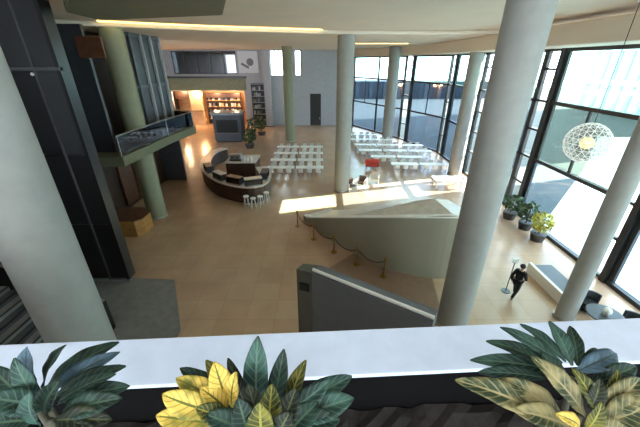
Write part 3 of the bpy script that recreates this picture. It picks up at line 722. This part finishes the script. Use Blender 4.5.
# ------------------------------------------------------------------ the sill, planter and plants in front
ZS = CAM.z - .85; SL = .054
def yl(x, o): return o + SL * x
XA, XB = -2.6, 2.6
struct(MB().prism([(XA, yl(XA, .624)), (XB, yl(XB, .624)), (XB, yl(XB, .80)), (XA, yl(XA, .80))], ZS - .014, ZS).build('trim_4', 'sill', bevel=.003), 'pale stone sill of the balcony parapet')
struct(MB().prism([(XA, yl(XA, .66)), (XB, yl(XB, .66)), (XB, yl(XB, .78)), (XA, yl(XA, .78))], 0, ZS - .014).build('wall_parapet', 'greywall'))
t = thing('planter_trough', 'long black planter trough behind the pale sill', 'planter', (0, .35, ZS - .5))
MB().prism([(XA, yl(XA, .63)), (XB, yl(XB, .63)), (XB, yl(XB, .655)), (XA, yl(XA, .655))], ZS - .5, ZS - .015).build('side_panel', 'liner', t)
MB().prism([(XA, yl(XA, .12)), (XB, yl(XB, .12)), (XB, yl(XB, .145)), (XA, yl(XA, .145))], ZS - .5, ZS - .1).build('side_panel', 'liner', t)
MB().prism([(XA, yl(XA, .145)), (XB, yl(XB, .145)), (XB, yl(XB, .63)), (XA, yl(XA, .63))], ZS - .5, ZS - .46).build('bottom_panel', 'liner', t)
s_ = MB(); bmesh.ops.create_grid(s_.bm, x_segments=120, y_segments=14, size=.5)
for v in s_.bm.verts:
    x = v.co.x * 5.1; y = yl(x, .15) + (v.co.y + .5) * .475; v.co = Vector((x, y, ZS - .17 + random.uniform(-.012, .012)))
for f in list(s_.bm.faces): pass
so = s_.build('potting_soil', 'soil'); so['kind'] = 'stuff'; so['label'] = 'dark potting soil filling the planter trough'; so['category'] = 'soil'
struct(MB().bb(-14, 14, -6, -5.8, 7.9, HC - 2.7).bb(-14, 14, -6, -5.8, HC - .5, HC).build('wall_rear', 'greywall'))
struct(MB().bb(-14.3, -14, -6, -2, 7.9, HC).build('wall_rear_left', 'greywall'))
struct(MB().bb(-14, 14.4, -6, -2.8, HC, HC + .4).build('ceiling_rear', 'ceil'))
struct(MB().bb(-14, 14, .2, .35, 0, 7.6).build('wall_near', 'greywall'))
struct(MB().bb(-14, 14, -6, .13, 7.6, 7.9).build('floor_balcony', 'greystone_reflect'))

def leaf(name, m, base, tip, w, parent, arch=.12, fold=.25, roll=0, nhint=None):
    base, tip = Vector(base), Vector(tip); d = tip - base; L_ = d.length; t_ = d.normalized()
    n_ = nhint or (Vector((0, -.45, 1)))
    n_ = (n_ - t_ * n_.dot(t_)); n_ = n_.normalized() if n_.length > .05 else Vector((0, -1, .2))
    n_ = Matrix.Rotation(roll, 3, t_) @ n_; s_ = t_.cross(n_)
    bm = bmesh.new(); uvl = bm.loops.layers.uv.new('UVMap'); NA, NW = 14, 6; G = []
    ph = random.uniform(0, 6)
    for i in range(NA + 1):
        q_ = i / NA; c = base + d * q_ + n_ * arch * L_ * 4 * q_ * (1 - q_)
        ww = w / 2 * (max(0, math.sin(PI * min(1, max(0, (q_ - .06) / .94)) ** .85)) ** .75) + .0012 + (.002 if q_ < .12 else 0)
        r_ = []
        for j in range(NW + 1):
            a = j / NW * 2 - 1
            wav = math.sin(q_ * 17 + ph + (2 if a > 0 else 0)) * .04 * w * abs(a)
            r_.append((bm.verts.new(c + s_ * ww * a + n_ * (abs(a) * ww * fold * 2 * .6 + wav)), (j / NW, q_)))
        G.append(r_)
    for i in range(NA):
        for j in range(NW):
            qd = [G[i][j], G[i][j + 1], G[i + 1][j + 1], G[i + 1][j]]
            f = bm.faces.new([v for v, _ in qd]); f.smooth = True
            for lp_, (_, uv) in zip(f.loops, qd): lp_[uvl].uv = uv
    bmesh.ops.translate(bm, verts=bm.verts[:], vec=-WL[parent.name])
    me = bpy.data.meshes.new(name); bm.to_mesh(me); bm.free(); o = bpy.data.objects.new(name, me); COL.objects.link(o); o.parent = parent; me.materials.append(m)
    so_ = o.modifiers.new('thick', 'SOLIDIFY'); so_.thickness = .0012
    return o
LG = leaf_mat('croton green', (15, 30, 24), (30, 52, 43), (56, 76, 58), 8, .45)
LT = leaf_mat('croton teal', (22, 42, 37), (44, 70, 61), (70, 92, 78), 8, .5)
LB = leaf_mat('croton slate', (42, 58, 70), (70, 92, 106), (40, 54, 50), 7, .5)
LD = leaf_mat('croton dark', (18, 24, 18), (40, 46, 32), (70, 74, 46), 8, .4)
LY = leaf_mat('croton yellow', (98, 98, 36), (196, 166, 78), (84, 88, 30), 7, .58)
LV = leaf_mat('croton variegated', (44, 56, 36), (122, 113, 76), (136, 126, 90), 9, .5)
LO = leaf_mat('croton olive', (50, 56, 24), (100, 96, 40), (126, 120, 52), 8, .45)
def plant(name, label, rootpx, roots, leaves, heads):
    r0 = at(*rootpx, roots); r0 = Vector((r0.x, min(r0.y, .56), ZS - .17))
    t = thing(name, label, 'plant', r0)
    for hp in heads:
        h_ = at(*hp); MB().tube([r0, r0.lerp(h_, .5) + Vector((.01, 0, .01)), h_], [.009, .008, .006], 8).build('stem', 'stalk', t, smooth=True)
    for (bp, bs, tp, ts, wpx, m, arch, fold, roll) in leaves:
        b_, e_ = at(*bp, bs), at(*tp, ts); leaf('leaf', m, b_, e_, wpx * (.78 if m is LY else .92) / F * (bs + ts) / 2, t, arch, fold, roll)
A = .07
plant('croton_plant', 'slate-green leafy croton at the left end of the trough', (50, 440), .66, [
    ((33, 396), .64, (27, 347), .60, 25, LB, .05, .2, .2), ((44, 390), .64, (66, 345), .62, 20, LG, .08, .25, -.3),
    ((46, 388), .66, (119, 342), .72, 20, LG, .10, .25, 0), ((50, 390), .64, (120, 352), .68, 17, LB, .08, .2, .1),
    ((55, 396), .62, (126, 366), .66, 17, LG, .10, .3, 0), ((60, 400), .6, (130, 386), .64, 20, LG, .12, .3, .2),
    ((58, 404), .6, (116, 374), .62, 18, LT, .10, .3, -.3), ((30, 402), .62, (-8, 366), .62, 22, LG, .1, .2, 0),
    ((50, 408), .58, (-12, 398), .56, 26, LT, .1, .2, .1), ((62, 412), .57, (122, 398), .58, 24, LG, .12, .3, .1),
    ((36, 420), .56, (-10, 424), .54, 26, LG, .1, .2, 0), ((55, 420), .56, (112, 420), .56, 24, LD, .12, .3, 0),
    ((40, 400), .6, (14, 358), .58, 18, LT, .08, .2, 0), ((60, 430), .55, (105, 440), .54, 24, LD, .1, .3, 0),
    ((44, 412), .57, (60, 380), .56, 22, LG, .1, .3, .3), ((40, 425), .55, (30, 392), .53, 26, LT, .1, .25, -.2)],
    [(45, 400, .61), (50, 420, .57), (36, 405, .6)])
plant('croton_plant', 'yellow and dark green croton in the middle of the trough', (245, 450), .62, [
    ((256, 408), .60, (258, 336), .58, 26, LT, .04, .2, 0), ((272, 412), .60, (284, 349), .60, 19, LG, .05, .2, .2),
    ((285, 414), .60, (306, 360), .61, 17, LO, .06, .25, -.2), ((246, 408), .60, (228, 358), .60, 13, LD, .05, .2, .1),
    ((238, 404), .60, (206, 360), .60, 18, LO, .08, .3, 0), ((228, 402), .6, (180, 368), .60, 18, LG, .1, .3, .2),
    ((290, 412), .60, (352, 376), .63, 22, LT, .12, .3, 0), ((292, 420), .58, (354, 398), .60, 26, LT, .12, .3, 0),
    ((288, 425), .57, (340, 420), .57, 26, LG, .12, .3, 0), ((280, 418), .58, (330, 380), .60, 20, LT, .1, .3, .3),
    ((225, 404), .57, (176, 378), .56, 28, LY, .14, .25, 0), ((226, 400), .56, (214, 362), .56, 27, LY, .1, .2, .2),
    ((214, 412), .55, (162, 394), .54, 30, LY, .14, .25, -.2), ((212, 424), .54, (156, 416), .53, 30, LY, .14, .2, 0),
    ((205, 436), .53, (160, 440), .52, 28, LY, .12, .2, 0), ((228, 412), .55, (200, 388), .54, 26, LY, .1, .2, .4),
    ((232, 408), .56, (236, 372), .55, 22, LY, .08, .2, -.3), ((230, 420), .53, (196, 408), .52, 20, LO, .1, .3, 0),
    ((244, 430), .53, (206, 414), .51, 26, LG, .12, .3, 0), ((248, 434), .52, (238, 398), .51, 26, LG, .1, .25, .2),
    ((262, 430), .54, (248, 384), .55, 22, LD, .06, .25, 0), ((268, 432), .54, (272, 384), .55, 24, LO, .06, .25, .1),
    ((280, 432), .54, (296, 388), .55, 24, LD, .06, .25, .1), ((285, 436), .53, (318, 402), .55, 26, LG, .1, .25, 0),
    ((262, 440), .52, (260, 402), .51, 28, LO, .06, .25, 0), ((275, 442), .52, (290, 412), .51, 28, LD, .08, .25, 0)],
    [(250, 412, .59), (230, 410, .56), (285, 420, .58)])
plant('croton_plant', 'teal and cream variegated croton at the right end of the trough', (572, 445), .66, [
    ((562, 372), .66, (470, 360), .70, 17, LT, .10, .25, 0), ((560, 368), .66, (486, 341), .71, 15, LG, .10, .25, 0),
    ((562, 364), .66, (500, 327), .72, 13, LT, .08, .25, 0), ((566, 362), .66, (520, 324), .73, 14, LT, .08, .25, .2),
    ((572, 366), .66, (549, 321), .72, 16, LT, .07, .25, 0), ((578, 366), .66, (570, 326), .72, 14, LG, .07, .25, -.2),
    ((556, 374), .65, (505, 346), .69, 13, LG, .09, .25, .2), ((575, 372), .65, (616, 353), .69, 19, LB, .12, .2, 0),
    ((580, 376), .65, (596, 348), .69, 14, LT, .1, .2, 0), ((545, 378), .64, (478, 372), .67, 13, LT, .1, .25, 0),
    ((552, 420), .60, (455, 380), .62, 27, LV, .10, .3, .1), ((562, 418), .60, (502, 378), .62, 23, LV, .10, .3, 0),
    ((585, 416), .60, (531, 356), .62, 24, LV, .08, .3, 0), ((598, 412), .60, (572, 368), .62, 18, LO, .08, .3, -.1),
    ((596, 416), .60, (640, 378), .62, 24, LV, .10, .3, 0), ((598, 424), .59, (655, 402), .60, 32, LV, .12, .25, 0),
    ((600, 420), .6, (618, 370), .63, 18, LO, .08, .3, .1), ((580, 428), .57, (556, 414), .55, 18, LY, .12, .2, 0),
    ((586, 430), .57, (602, 402), .56, 15, LO, .1, .3, 0), ((570, 428), .58, (512, 410), .58, 26, LV, .12, .3, .1),
    ((592, 432), .57, (632, 432), .56, 24, LV, .1, .3, 0), ((565, 385), .64, (540, 352), .66, 16, LG, .1, .25, 0),
    ((590, 385), .64, (636, 366), .66, 18, LG, .1, .25, 0), ((590, 408), .6, (600, 378), .61, 16, LD, .1, .25, 0)],
    [(572, 378, .65), (580, 415, .6), (592, 420, .59)])

# ------------------------------------------------------------------ light
wd = bpy.data.worlds.new('sky'); SC.world = wd; wd.use_nodes = True
bg = wd.node_tree.nodes['Background']; bg.inputs['Color'].default_value = (.80, .90, 1, 1); bg.inputs['Strength'].default_value = 8
sn = bpy.data.lights.new('sun', 'SUN'); sn.energy = 45; sn.angle = math.radians(.3); sn.color = (1, .92, .78)
so = bpy.data.objects.new('sun', sn); COL.objects.link(so); so.location = (40, 30, 40)
el, az = math.radians(30), math.radians(16)
dv = Vector((-math.cos(el) * math.cos(az), -math.cos(el) * math.sin(az), -math.sin(el)))
so.rotation_euler = dv.to_track_quat('-Z', 'Y').to_euler()

vs = SC.view_settings; vs.view_transform = 'Standard'; vs.look = 'None'; vs.gamma = 1; vs.use_curve_mapping = False; vs.exposure = .75
cy = SC.cycles; cy.use_denoising = True; cy.max_bounces = 10; cy.diffuse_bounces = 6; cy.transparent_max_bounces = 16; cy.sample_clamp_indirect = 8
cy.caustics_reflective = False; cy.caustics_refractive = False
